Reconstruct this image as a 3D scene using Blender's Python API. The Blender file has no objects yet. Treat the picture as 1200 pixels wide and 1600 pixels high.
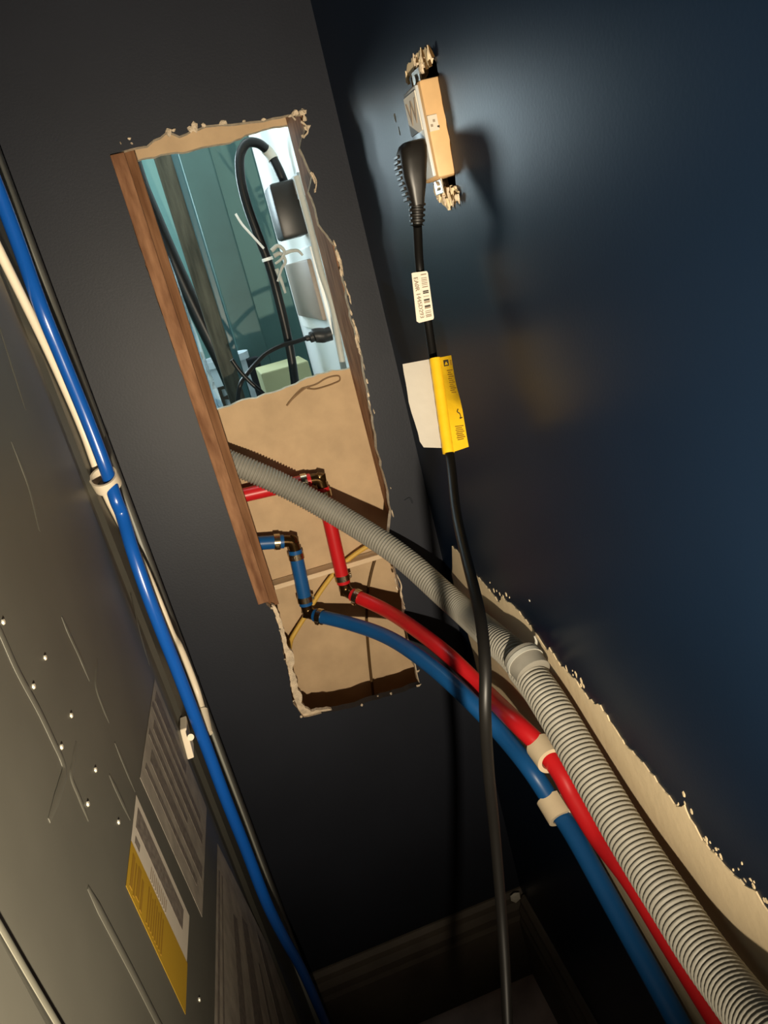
import bpy, bmesh, math, random
from mathutils import Vector, Matrix, geometry
random.seed(7)
S = bpy.context.scene
C = S.collection
# ------------------------------------------------------------------ camera
H = 1.06                                   # height of the lens above the floor (m)
F = 1200.0                                 # focal length in pixels of the 1200x1600 frame
down = Vector((875, 3390, 1200)).normalized()
vx = 285.0
vy = 800 + (-875 * (vx - 600) - F * F) / 3390
fwd = Vector((vx - 600, vy - 800, F)).normalized()
rgt = down.cross(fwd)
R = Matrix((rgt, fwd, -down))              # image axes -> world axes
cam_d = bpy.data.cameras.new('camera'); cam = bpy.data.objects.new('camera', cam_d); C.objects.link(cam)
cx, cy, cz = R @ Vector((1, 0, 0)), R @ Vector((0, -1, 0)), R @ Vector((0, 0, -1))
cam.matrix_world = Matrix(((cx.x, cy.x, cz.x, 0), (cx.y, cy.y, cz.y, 0), (cx.z, cy.z, cz.z, H), (0, 0, 0, 1)))
cam_d.sensor_fit = 'AUTO'; cam_d.sensor_width = 36; cam_d.lens = 36 * F / 1600
cam_d.clip_start = .01
S.camera = cam
# ------------------------------------------------------------------ world, lights, exposure
w = bpy.data.worlds.new('world'); S.world = w; w.use_nodes = True
w.node_tree.nodes['Background'].inputs[0].default_value = (.55, .75, 1, 1)
w.node_tree.nodes['Background'].inputs[1].default_value = .012
S.view_settings.view_transform = 'Standard'; S.view_settings.look = 'None'
S.view_settings.exposure = 0; S.view_settings.gamma = 1; S.view_settings.use_curve_mapping = False

def aim(o, target):
    o.rotation_euler = (Vector(target) - o.location).to_track_quat('-Z', 'Y').to_euler()
# hand-held torch, held a little below the lens
l = bpy.data.lights.new('torch', 'SPOT'); l.energy = 37; l.color = (1, .86, .65); l.spot_size = math.radians(124); l.spot_blend = 1
l.shadow_soft_size = .006
o = bpy.data.objects.new('torch', l); C.objects.link(o); o.location = (-.010, -.06, H - .22); aim(o, (.08, .85, H + .09))
# cool daylight of the room beyond the hole: a tall window to the left, out of view
l = bpy.data.lights.new('beyond_window', 'AREA'); l.shape = 'RECTANGLE'; l.size = .16; l.size_y = .34; l.energy = 3.9; l.color = (.74, .92, 1)
o = bpy.data.objects.new('beyond_window', l); C.objects.link(o); o.location = (-.18, 1.56, H + .24); aim(o, (.20, .6, H + .0))
l = bpy.data.lights.new('beyond_fill', 'AREA'); l.size = .55; l.energy = 6.5; l.color = (.80, .97, 1)  # added fill lamp, unseen, brightens the walls beyond the hole
o = bpy.data.objects.new('beyond_fill', l); C.objects.link(o); o.location = (-.04, 1.12, H + .62); aim(o, (.15, 1.5, H))

# ------------------------------------------------------------------ pixel -> place helpers
CAM = Vector((0, 0, H))
def ray(px, py): return R @ Vector((px - 600, py - 800, F))
def B(px, py, y): d = ray(px, py); return CAM + d * (y / d.y)          # on a plane facing the lens
def X(px, py, x): d = ray(px, py); return CAM + d * (x / d.x)          # on a side plane
def DST(px, py, r): return CAM + ray(px, py).normalized() * r

# ------------------------------------------------------------------ materials
def mat(name, col, rough=.5, metal=0, spec=.5, var=0, vscale=20, bump=0, bscale=200, col2=None, stretch=None, trans=0, coat=0, alpha=1):
    m = bpy.data.materials.new(name); m.use_nodes = True
    nt = m.node_tree; b = nt.nodes['Principled BSDF']
    b.inputs['Base Color'].default_value = (*col, 1); b.inputs['Roughness'].default_value = rough
    b.inputs['Metallic'].default_value = metal; b.inputs['Specular IOR Level'].default_value = spec
    b.inputs['Transmission Weight'].default_value = trans; b.inputs['Coat Weight'].default_value = coat
    b.inputs['Alpha'].default_value = alpha
    tc = nt.nodes.new('ShaderNodeTexCoord'); mp = nt.nodes.new('ShaderNodeMapping')
    nt.links.new(tc.outputs['Object'], mp.inputs[0])
    if stretch: mp.inputs['Scale'].default_value = stretch
    if var or col2:
        n = nt.nodes.new('ShaderNodeTexNoise'); n.inputs['Scale'].default_value = vscale; n.inputs['Detail'].default_value = 6
        nt.links.new(mp.outputs[0], n.inputs['Vector'])
        r = nt.nodes.new('ShaderNodeValToRGB'); r.color_ramp.elements[0].position = .3; r.color_ramp.elements[1].position = .7
        c2 = col2 or tuple(min(1, c * (1 + var)) for c in col)
        c1 = col if col2 else tuple(c * (1 - var) for c in col)
        r.color_ramp.elements[0].color = (*c1, 1); r.color_ramp.elements[1].color = (*c2, 1)
        nt.links.new(n.outputs[0], r.inputs[0]); nt.links.new(r.outputs[0], b.inputs['Base Color'])
    if bump:
        n2 = nt.nodes.new('ShaderNodeTexNoise'); n2.inputs['Scale'].default_value = bscale; n2.inputs['Detail'].default_value = 3
        nt.links.new(mp.outputs[0], n2.inputs['Vector'])
        bp = nt.nodes.new('ShaderNodeBump'); bp.inputs['Strength'].default_value = bump; bp.inputs['Distance'].default_value = .002
        nt.links.new(n2.outputs[0], bp.inputs['Height']); nt.links.new(bp.outputs[0], b.inputs['Normal'])
    return m
M = {}
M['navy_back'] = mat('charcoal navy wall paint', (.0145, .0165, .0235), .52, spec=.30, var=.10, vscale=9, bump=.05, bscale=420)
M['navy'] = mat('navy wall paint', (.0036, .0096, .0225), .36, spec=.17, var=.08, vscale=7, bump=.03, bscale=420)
M['gypsum'] = mat('gypsum edge', (.62, .50, .36), .95, spec=.1, var=.25, vscale=160, bump=.8, bscale=500)
M['kraft'] = mat('brown drywall paper', (.53, .375, .225), .9, spec=.12, var=.10, vscale=30, bump=.15, bscale=300)
M['cream'] = mat('bare cream plaster', (.66, .53, .34), .9, spec=.15, var=.06, vscale=14, bump=.2, bscale=120)
M['chip'] = mat('white paint chip', (.8, .74, .62), .9, spec=.1)
M['wood_red'] = mat('reddish stud wood', (.14, .060, .028), .8, spec=.2, col2=(.33, .17, .088), vscale=40, stretch=(3, 3, .6), bump=.4, bscale=60)
M['wood_dark'] = mat('dark stud wood', (.13, .058, .026), .85, spec=.15, col2=(.25, .125, .062), vscale=26, stretch=(6, 6, .5), bump=.4, bscale=60)
M['wood_pale'] = mat('pale lath wood', (.66, .48, .30), .85, spec=.15, col2=(.72, .56, .38), vscale=30, stretch=(.6, 6, 6))
M['wood_grey'] = mat('weathered grey wood', (.030, .031, .024), .85, spec=.15, col2=(.085, .083, .062), vscale=30, stretch=(4, 4, .5), bump=.5, bscale=70)
M['hose'] = mat('grey corrugated plastic', (.27, .255, .215), .55, spec=.4, var=.06, vscale=12)
M['hose_cuff'] = mat('grey rubber cuff', (.24, .225, .19), .5, spec=.4, var=.12, vscale=60)
M['red'] = mat('red pipe plastic', (.55, .012, .016), .35, spec=.4, var=.06, vscale=30)
M['blue'] = mat('blue pipe plastic', (.008, .085, .26), .38, spec=.4, var=.06, vscale=30)
M['blue_cable'] = mat('glossy blue tubing', (.006, .075, .34), .22, spec=.55)
M['white_tube'] = mat('ivory tubing', (.72, .62, .47), .4, spec=.45)
M['brass'] = mat('brass fitting', (.10, .055, .02), .22, metal=.9)
M['crimp'] = mat('steel crimp ring', (.55, .46, .32), .25, metal=1)
M['clip'] = mat('cream pipe clip plastic', (.76, .62, .42), .6, spec=.3, var=.05, vscale=50)
M['black'] = mat('black rubber', (.009, .008, .008), .38, spec=.5)
M['black_plug'] = mat('black moulded plug', (.010, .0085, .007), .42, spec=.5)
M['black_gloss'] = mat('black glossy cable', (.0045, .0043, .004), .38, spec=.3)
M['cord_black'] = mat('black cord sheath', (.0042, .0038, .0034), .45, spec=.2)
M['label'] = mat('white label paper', (.58, .53, .44), .6, spec=.3)
M['tagwhite'] = mat('white tag back', (.42, .39, .34), .65, spec=.3, var=.04, vscale=40, bump=.3, bscale=60)
M['tagyellow'] = mat('yellow warning tag', (.66, .40, .012), .33, spec=.5, bump=.25, bscale=90)
M['ink'] = mat('black print', (.035, .028, .02), .7, spec=.2)
M['ink_soft'] = mat('soft grey print', (.28, .22, .16), .7, spec=.2)
M['ink_olive'] = mat('dark print on yellow', (.22, .12, .01), .7, spec=.2)
M['panel'] = mat('grey painted sheet metal', (.098, .094, .076), .48, metal=.25, spec=.5, var=.22, vscale=5, bump=.06, bscale=12)
M['panel_strip'] = mat('grey corner post metal', (.30, .30, .26), .5, metal=.0, spec=.5, var=.15, vscale=7)
M['edge_highlight'] = mat('sheet edge with painted highlight', (.12, .115, .09), .5, metal=.2, spec=.5, var=.1, vscale=30)  # lighter than the panel: the fold's highlight is put into the colour
M['rivet'] = mat('bright rivet', (.85, .80, .65), .3, metal=.6)
M['sticker'] = mat('worn paper sticker', (.20, .175, .145), .6, spec=.25, col2=(.30, .265, .215), vscale=60)
M['sticker_print'] = mat('faded sticker print', (.09, .075, .065), .6, spec=.25, col2=(.17, .145, .12), vscale=220)
M['sticker_white'] = mat('ivory sticker', (.44, .39, .32), .6, spec=.25)
M['sticker_yellow'] = mat('ochre sticker', (.31, .185, .012), .6, spec=.25)
M['tan_plastic'] = mat('tan outlet plastic', (.60, .38, .18), .5, spec=.35, var=.08, vscale=60)
M['outlet_face'] = mat('grey white outlet face', (.48, .50, .50), .35, spec=.5)
M['steel'] = mat('outlet strap steel', (.6, .58, .52), .35, metal=.9)
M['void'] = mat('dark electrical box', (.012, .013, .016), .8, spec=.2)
M['baseboard'] = mat('dark worn baseboard', (.13, .105, .08), .6, spec=.3, var=.3, vscale=12, bump=.3, bscale=50)
M['floor'] = mat('dusty brown floor', (.60, .45, .38), .8, spec=.2, var=.3, vscale=16, bump=.4, bscale=40)
M['teal'] = mat('teal wall paint', (.135, .255, .238), .6, spec=.3, var=.04, vscale=6)
M['teal_dark'] = mat('dark teal panel', (.044, .090, .084), .5, spec=.3, var=.15, vscale=9)
M['teal_deep'] = mat('deep teal pillar', (.020, .066, .075), .4, spec=.5)
M['white_wall'] = mat('white gloss wall', (.93, .93, .90), .4, spec=.4)
M['beige'] = mat('beige rocker plastic', (.30, .245, .20), .5, spec=.3)
M['clear'] = mat('clear plastic film', (.55, .74, .85), .15, spec=.6, alpha=.55)
M['bucket'] = mat('white bucket plastic', (.50, .58, .62), .45, spec=.4)
M['yellow_box'] = mat('pale yellow box', (.44, .44, .25), .7, spec=.2)
M['yellow_wire'] = mat('yellow cable sheath', (.62, .38, .07), .5, spec=.3)
M['ivory_wire'] = mat('ivory cable sheath', (.66, .54, .36), .5, spec=.3)
M['brown_wire'] = mat('brown bell wire', (.085, .045, .014), .5, spec=.3)
M['thin_wire'] = mat('pale brown wire', (.22, .13, .06), .6, spec=.2)
M['zip'] = mat('white nylon tie', (.80, .82, .80), .4, spec=.4)
M['clear_grey'] = mat('dusty grey nylon', (.44, .43, .38), .5, spec=.4)

# ------------------------------------------------------------------ building helpers
def tag(o, label=None, cat=None, group=None, kind=None):
    if label: o['label'] = label
    if cat: o['category'] = cat
    if group: o['group'] = group
    if kind: o['kind'] = kind
    return o
def thing(name, loc, label, cat, group=None):
    o = bpy.data.objects.new(name, None); C.objects.link(o); o.location = loc; o.empty_display_size = .02
    return tag(o, label, cat, group)
def origin(o):
    p = Vector((0, 0, 0))
    while o: p += o.location; o = o.parent
    return p
def obj(name, vf, m, parent=None, smooth=False):
    v, f = vf[0], vf[1]
    off = origin(parent)
    me = bpy.data.meshes.new(name); me.from_pydata([tuple(Vector(p) - off) for p in v], [], f)
    ms = m if isinstance(m, (list, tuple)) else [m]
    for k in ms: me.materials.append(M[k])
    if len(vf) > 2: me.polygons.foreach_set('material_index', vf[2])
    bm = bmesh.new(); bm.from_mesh(me); bmesh.ops.recalc_face_normals(bm, faces=bm.faces); bm.to_mesh(me); bm.free()
    if smooth:
        me.polygons.foreach_set('use_smooth', [True] * len(me.polygons))
        try: me.set_sharp_from_angle(angle=math.radians(42))
        except Exception: pass
    o = bpy.data.objects.new(name, me); C.objects.link(o); o.parent = parent
    return o
def join(*parts):
    v, f = [], []
    for p in parts:
        n = len(v); v += list(p[0]); f += [tuple(i + n for i in q) for q in p[1]]
    return v, f
def box(a, b, bev=0, rot=None, c=None):
    """axis box between corners a and b; optional bevel and rotation matrix about its centre"""
    a, b = Vector(a), Vector(b); mid = (a + b) / 2; s = b - a
    bm = bmesh.new(); bmesh.ops.create_cube(bm, size=1)
    for v in bm.verts: v.co = Vector((v.co.x * s.x, v.co.y * s.y, v.co.z * s.z))
    if bev: bmesh.ops.bevel(bm, geom=bm.edges[:], offset=bev, segments=2, profile=.5, affect='EDGES')
    if rot is not None: bmesh.ops.transform(bm, matrix=rot.to_4x4(), verts=bm.verts)
    v = [x.co + mid for x in bm.verts]; bm.verts.index_update(); f = [tuple(q.index for q in p.verts) for p in bm.faces]; bm.free()
    return v, f
def obox(c, u, vv, wv, bev=0):
    """box from centre and three full-length axis vectors"""
    c, u, vv, wv = map(Vector, (c, u, vv, wv))
    bm = bmesh.new(); bmesh.ops.create_cube(bm, size=1)
    if bev:
        L = [u.length, vv.length, wv.length]
        for q in bm.verts: q.co = Vector((q.co.x * L[0], q.co.y * L[1], q.co.z * L[2]))
        bmesh.ops.bevel(bm, geom=bm.edges[:], offset=bev, segments=2, profile=.5, affect='EDGES')
        for q in bm.verts: q.co = Vector((q.co.x / L[0], q.co.y / L[1], q.co.z / L[2]))
    v = [c + u * q.co.x + vv * q.co.y + wv * q.co.z for q in bm.verts]
    bm.verts.index_update(); f = [tuple(q.index for q in p.verts) for p in bm.faces]; bm.free()
    return v, f
def smooth_path(pts, n=8):
    pts = [Vector(p) for p in pts]
    if len(pts) < 3:
        return [pts[0].lerp(pts[1], i / n) for i in range(n + 1)]
    P = [pts[0] * 2 - pts[1]] + pts + [pts[-1] * 2 - pts[-2]]
    out = []
    for i in range(1, len(P) - 2):
        p0, p1, p2, p3 = P[i - 1:i + 3]
        a = max((p1 - p0).length, 1e-5) ** .5; b = max((p2 - p1).length, 1e-5) ** .5; c = max((p3 - p2).length, 1e-5) ** .5
        m1 = (p2 - p1) + b * ((p1 - p0) / a - (p2 - p0) / (a + b)); m2 = (p2 - p1) + b * ((p3 - p2) / c - (p3 - p1) / (b + c))
        for k in range(n):
            t = k / n; t2 = t * t; t3 = t2 * t
            out.append((2 * t3 - 3 * t2 + 1) * p1 + (t3 - 2 * t2 + t) * m1 + (-2 * t3 + 3 * t2) * p2 + (t3 - t2) * m2)
    out.append(pts[-1]); return out
def resample(path, step):
    out = [path[0]]; acc = 0; L = 0
    for a, b in zip(path, path[1:]):
        d = (b - a).length
        if d < 1e-9: continue
        t = step - acc
        while t <= d:
            out.append(a.lerp(b, t / d)); t += step
        acc = (acc + d) % step if d + acc >= step else acc + d
    return out
def tube(path, r, seg=16, closed=True, flat=None):
    """r: radius or function(i, n); flat: (vector, factor) squashes the section along that vector"""
    path = [Vector(p) for p in path]; n = len(path); v, f = [], []
    t = (path[1] - path[0]).normalized(); ref = Vector((0, 0, 1)) if abs(t.z) < .9 else Vector((1, 0, 0))
    nrm = (ref - t * ref.dot(t)).normalized()
    for i, p in enumerate(path):
        t = (path[min(i + 1, n - 1)] - path[max(i - 1, 0)]).normalized()
        nrm = (nrm - t * nrm.dot(t)).normalized(); bi = t.cross(nrm)
        rr = r(i, n) if callable(r) else r
        for k in range(seg):
            a = 2 * math.pi * k / seg; d = nrm * math.cos(a) * rr + bi * math.sin(a) * rr
            if flat: fv = Vector(flat[0]).normalized(); d -= fv * d.dot(fv) * (1 - flat[1])
            v.append(p + d)
    for i in range(n - 1):
        for k in range(seg):
            k2 = (k + 1) % seg
            f.append((i * seg + k, i * seg + k2, (i + 1) * seg + k2, (i + 1) * seg + k))
    if closed:
        f.append(tuple(range(seg - 1, -1, -1))); f.append(tuple((n - 1) * seg + k for k in range(seg)))
    return v, f
def ring(c, axis, r1, r2, w, seg=28):
    """hollow band: inner radius r1, outer r2, width w along axis"""
    c, axis = Vector(c), Vector(axis).normalized()
    u = axis.orthogonal().normalized(); vv = axis.cross(u); v, f = [], []
    for k in range(seg):
        a = 2 * math.pi * k / seg; d = u * math.cos(a) + vv * math.sin(a)
        v += [c + d * r1 - axis * w / 2, c + d * r2 - axis * w / 2, c + d * r2 + axis * w / 2, c + d * r1 + axis * w / 2]
    for k in range(seg):
        a, b = 4 * k, 4 * ((k + 1) % seg)
        for j in range(4): f.append((a + j, a + (j + 1) % 4, b + (j + 1) % 4, b + j))
    return v, f
def sheet(outer, holes, thick):
    """flat plate with ragged holes. loops are 3D points on one plane, thick: offset vector. faces: 0 front, 1 rims, 2 back"""
    loops = [[Vector(p) for p in outer]] + [[Vector(p) for p in h] for h in holes]
    tri = geometry.tessellate_polygon(loops)
    flat = [p for l in loops for p in l]; n = len(flat); th = Vector(thick)
    v = flat + [p + th for p in flat]; f, mi = [], []
    for t in tri: f.append(tuple(t)); mi.append(0)
    for t in tri: f.append(tuple(i + n for i in reversed(t))); mi.append(2)
    k = 0
    for l in loops:
        m = len(l)
        for i in range(m):
            a, b = k + i, k + (i + 1) % m; f.append((a, b, b + n, a + n)); mi.append(1)
        k += m
    return v, f, mi
def sheet_obj(name, vfm, mats, parent=None):
    v, f, mi = vfm; off = origin(parent)
    me = bpy.data.meshes.new(name); me.from_pydata([tuple(p - off) for p in v], [], f)
    for k in mats: me.materials.append(M[k])
    me.polygons.foreach_set('material_index', mi)
    bm = bmesh.new(); bm.from_mesh(me); bmesh.ops.recalc_face_normals(bm, faces=bm.faces); bm.to_mesh(me); bm.free()
    o = bpy.data.objects.new(name, me); C.objects.link(o); o.parent = parent
    return o
def rough_loop(pts, step, amp, n1, n2, closed=True):
    """subdivide a loop of 3D points and jitter it in its plane (axes n1, n2)"""
    out = []; m = len(pts); n1, n2 = Vector(n1), Vector(n2)
    for i in range(m if closed else m - 1):
        a, b = Vector(pts[i]), Vector(pts[(i + 1) % m]); k = max(1, int((b - a).length / step))
        for j in range(k):
            p = a.lerp(b, j / k)
            out.append(p + n1 * random.uniform(-amp, amp) + n2 * random.uniform(-amp, amp))
    return out
def lump(c, s, jit=.35):
    """small broken crumb"""
    bm = bmesh.new(); bmesh.ops.create_icosphere(bm, subdivisions=1, radius=1)
    for v in bm.verts: v.co = Vector((v.co.x * s[0], v.co.y * s[1], v.co.z * s[2])) * random.uniform(1 - jit, 1 + jit) + Vector(c)
    v = [x.co.copy() for x in bm.verts]; bm.verts.index_update(); f = [tuple(q.index for q in p.verts) for p in bm.faces]; bm.free()
    return v, f
def text_geo(s, size, o, ux, uy, thick=.0003):
    """lettering as thin mesh: o = centre, ux = reading direction, uy = letter up"""
    cu = bpy.data.curves.new('t', 'FONT'); cu.body = s; cu.size = size; cu.align_x = 'CENTER'; cu.align_y = 'CENTER'; cu.extrude = thick; cu.resolution_u = 2
    to = bpy.data.objects.new('t', cu); C.objects.link(to); dg = bpy.context.evaluated_depsgraph_get(); dg.update()
    me = to.evaluated_get(dg).to_mesh(); ux, uy = Vector(ux).normalized(), Vector(uy).normalized(); uz = ux.cross(uy); o = Vector(o)
    v = [o + ux * p.co.x + uy * p.co.y + uz * p.co.z for p in me.vertices]; f = [tuple(p.vertices) for p in me.polygons]
    bpy.data.objects.remove(to); bpy.data.curves.remove(cu)
    return v, f

XR = .203        # face of the right wall
YB = .85         # face of the back wall
YC = .95         # brown paper face of the drywall on the far side of the cavity
XP = -.121       # face of the appliance panel
up = Vector((0, 0, 1))
# ================================================================== THE SETTING
# --- floor
tag(obj('floor', box((-.9, -1.0, -.03), (XR + .012, YB + .012, 0)), 'floor'), kind='structure')
# --- back wall with the long ragged hole
hp = [(172, 240), (230, 226), (262, 206), (280, 212), (300, 201), (345, 193), (400, 189), (440, 182), (475, 176), (478, 205),
      (468, 232), (488, 275), (484, 300), (500, 350), (526, 385), (538, 440), (552, 505), (566, 560), (578, 620), (590, 700), (605, 760), (612, 800),
      (607, 835), (612, 870), (620, 905), (628, 925), (634, 970), (642, 1020), (657, 1072),
      (600, 1090), (540, 1108), (474, 1121), (458, 1100), (450, 1050), (440, 1000), (430, 960), (412, 938), (380, 850), (330, 712), (250, 480)]
hole3 = [B(px, py, YB) for px, py in hp]
hole3 = rough_loop(hole3, .007, .0011, (1, 0, 0), (0, 0, 1))
outer = [(-.9, YB, 0), (XR, YB, 0), (XR, YB, 2.4), (-.9, YB, 2.4)]
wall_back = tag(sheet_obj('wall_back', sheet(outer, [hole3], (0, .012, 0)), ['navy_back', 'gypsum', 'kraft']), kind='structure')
for p in wall_back.data.polygons:      # rim faces along the lower edge of the hole take the wall colour
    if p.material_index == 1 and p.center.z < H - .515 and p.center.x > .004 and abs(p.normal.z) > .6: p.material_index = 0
# --- right wall with the outlet cut-out
oc = [X(px, py, XR) for px, py in [(643, 128), (650, 100), (668, 84), (682, 96), (690, 150), (704, 225), (712, 280), (716, 306), (700, 322), (682, 312), (668, 250), (655, 190)]]
oc = rough_loop(oc, .004, .0012, (0, 1, 0), (0, 0, 1))
outer = [(XR, -1.0, 0), (XR, YB + .012, 0), (XR, YB + .012, 2.4), (XR, -1.0, 2.4)]
wall_right = tag(sheet_obj('wall_right', sheet(outer, [oc], (.012, 0, 0)), ['navy', 'gypsum', 'kraft']), kind='structure')
# bare plaster band where the finish has been torn off the right wall
tp = [(707.7, 853.6), (718, 863), (740, 893), (762, 917), (781, 941), (784.6, 932.7), (799, 943), (812, 956), (833, 981), (855, 1015), (859, 1012),
      (877, 1039), (898, 1060), (920, 1091), (940, 1104), (978, 1162), (1017, 1205), (1060, 1262), (1069, 1256), (1098, 1311), (1127, 1345), (1156, 1373), (1185, 1397), (1200, 1422)]
top = [X(a, b, XR) for a, b in tp]; e = top[-1]; top += [Vector((XR, e.y - .25, e.z - .015))]
lo = [X(a, b, XR) for a, b in [(1062, 1602), (1010, 1512), (940, 1392), (870, 1262), (800, 1165), (762, 1115)]]
lo = [Vector((XR, e.y - .25, lo[0].z - .04))] + lo
left = [X(a, b, XR) for a, b in [(745, 1040), (735, 1000), (712, 924), (706.6, 896), (709, 881)]]
loop = rough_loop(top + [lo[0]], .004, .0013, (0, 1, 0), (0, 0, 1), False) + lo + rough_loop(left, .006, .001, (0, 1, 0), (0, 0, 1), False)
sheet_obj('bare_plaster', sheet(loop, [], (-.0009, 0, 0)), ['cream'] * 3, wall_right)
for k in range(46):      # flakes of plaster showing through along the torn edge
    i = random.choice([3, 4, 5, 6, 11, 12, 12, 17, 18, 19, 19, 20, 21, 21, 22]); p = top[i].lerp(top[i + 1], random.random())
    p = p + Vector((0, 0, abs(random.gauss(0, .005)) + .001)); s = random.uniform(.0006, .0020)
    obj('plaster_flake', lump(p, (.0006, s, s * random.uniform(.6, 2))), 'cream', wall_right)
for px, py, sx, sz in [(827, 938, .0016, .0012), (617, 183, .003, .004), (624, 205, .0012, .004)]:
    obj('paint_chip', lump(X(px, py, XR), (.0004, sx, sz)), 'chip', wall_right)
# crumbs, torn paper and gypsum round the hole in the back wall
def crumb(px, py, s, m='gypsum', dy=0):
    sx, sz = (s * .45, s * random.uniform(1.2, 2.4)) if 480 < px < 640 and py < 1000 else (s * random.uniform(.7, 1.2), s * random.uniform(.5, 1.1))
    px += random.uniform(-2, 2); py += random.uniform(-5, 5) if px > 480 else 0
    obj('gypsum_crumb', lump(B(px, py, YB - .0008 + dy), (sx, .0016, sz), .45), m, wall_back)
for px, py, s in [(190, 224, .0016), (203, 217, .0022), (205, 224, .0025), (262, 207, .0045), (272, 204, .004), (295, 201, .005), (303, 198, .005), (318, 196, .004),
                  (345, 192, .005), (380, 189, .002), (410, 186, .003), (455, 180, .004), (463, 176, .004), (472, 176, .005), (476, 186, .005), (479, 200, .004), (474, 212, .003),
                  (486, 272, .004), (490, 284, .004), (493, 300, .003), (524, 384, .004), (528, 400, .005), (533, 412, .005), (534, 425, .004), (537, 440, .003), (542, 455, .003),
                  (546, 470, .003), (549, 485, .003), (552, 505, .004), (557, 518, .005), (559, 532, .005), (561, 545, .004), (570, 575, .002), (573, 595, .003), (577, 615, .003), (579, 630, .003), (585, 642, .0025),
                  (612, 760, .0012), (612, 798, .003), (616, 905, .004), (622, 915, .004), (629, 930, .004), (631, 945, .003),
                  (647, 1030, .002), (652, 1052, .002), (655, 1070, .004), (611, 1085, .0025), (590, 1092, .002), (565, 1098, .002),
                  (470, 1119, .003), (458, 1095, .002), (446, 1030, .002), (436, 985, .002), (424, 950, .002)]:
    crumb(px, py, s * .8)
for pts in [[(462, 188), (456, 180), (459, 174)], [(470, 190), (478, 196), (481, 206), (474, 214)], [(488, 270), (494, 282), (493, 298)], [(476, 178), (470, 174), (478, 173)],
            [(648, 1036), (652, 1056), (655, 1066)], [(620, 898), (627, 915), (626, 930), (632, 945)]]:
    path = smooth_path([B(a, b, YB - .003) for a, b in pts], 5)
    obj('torn_paper', tube(path, lambda i, n: .0018 * (1 - .6 * i / n), 6, flat=((1, 0, .3), .5)), 'gypsum', wall_back)
# broken gypsum core on the lower left of the hole
gl = [(424, 946), (430, 962), (437, 985), (442, 1005), (447, 1030), (452, 1058), (458, 1088), (466, 1108), (474, 1121), (500, 1115), (520, 1110)]
gr = [(515, 1108), (498, 1109), (487, 1112), (478, 1106), (471, 1098), (472, 1086), (466, 1078), (463, 1058), (457, 1046), (461, 1034), (458, 1020), (450, 1012), (446, 992), (441, 975), (436, 960), (430, 946)]
gq = rough_loop([B(a, b, YB + .004) for a, b in gl + gr], .003, .0006, (1, 0, 0), (0, 0, 1))
sheet_obj('broken_gypsum', sheet(gq, [], (0, .006, 0)), ['gypsum'] * 3, wall_back)
# dents and paint skin by the corner of the back wall
obj('dent_ridge', tube(smooth_path([B(a, b, YB - .0002) for a, b in [(632, 782), (640, 778), (645, 786)]], 4), .0009, 6), 'navy_back', wall_back)
# --- baseboards
def profile_board(name, p0, p1, nrm, h, th, mt):
    pr = [(0, 0), (th, 0), (th, h * .72), (th * .82, h * .76), (th * .86, h * .84), (th * .55, h * .9), (th * .5, h * .96), (th * .2, h), (0, h)]
    p0, p1, nrm = Vector(p0), Vector(p1), Vector(nrm); n = len(pr)
    v = [p + nrm * a + up * b for p in (p0, p1) for a, b in pr]
    f = [(i, (i + 1) % n, n + (i + 1) % n, n + i) for i in range(n)] + [tuple(range(n)), tuple(range(2 * n - 1, n - 1, -1))]
    return tag(obj(name, (v, f), mt), kind='structure')
bb = profile_board('baseboard_back', (-.5, YB, 0), (XR, YB, 0), (0, -1, 0), .150, .016, 'baseboard')
br = profile_board('baseboard_right', (XR, -1, 0), (XR, YB - .016, 0), (-1, 0, 0), .150, .016, 'baseboard')
obj('paint_chip', lump(B(804, 1402, YB - .017), (.008, .002, .009)), 'chip', bb)
# --- far side of the wall cavity: brown paper back of the other room's drywall, with its own opening
op = [(203, 252), (230, 247), (262, 240), (285, 237), (320, 229), (360, 222), (400, 205), (430, 198), (455, 194)]
op3 = [B(a, b, YC) for a, b in op] + [Vector((.174, YC, H - .02)), Vector((.174, YC, H - .135))]
op3 += [B(a, b, YC) for a, b in [(545, 576), (520, 580), (490, 588), (470, 596), (455, 604), (430, 612), (400, 622), (380, 625), (360, 634), (340, 640), (330, 636), (305, 572), (296, 535), (284, 508), (262, 440), (230, 330)]]
op3 = rough_loop(op3, .006, .0008, (1, 0, 0), (0, 0, 1))
outer = [(-.9, YC, -.0), (.9, YC, 0), (.9, YC, 2.4), (-.9, YC, 2.4)]
wall_cav = tag(sheet_obj('wall_cavity', sheet(outer, [op3], (0, .012, 0)), ['kraft', 'gypsum', 'white_wall']), kind='structure')
# --- the room beyond
YF = 1.62
tag(obj('wall_beyond', box((-.9, YF, 0), (.9, YF + .02, 2.4)), 'teal'), kind='structure')
tag(obj('wall_beyond_left', box((-.62, YC + .012, 0), (-.60, YF, 2.4)), 'teal'), kind='structure')
tag(obj('wall_beyond_right', box((.205, YC + .012, 0), (.225, YF, 2.4)), 'teal'), kind='structure')
tag(obj('ceiling_beyond', box((-.62, YC + .012, 2.38), (.225, YF, 2.4)), 'teal'), kind='structure')
tag(obj('floor_beyond', box((-.62, YC + .012, 0), (.225, YF, .02)), 'floor'), kind='structure')

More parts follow.
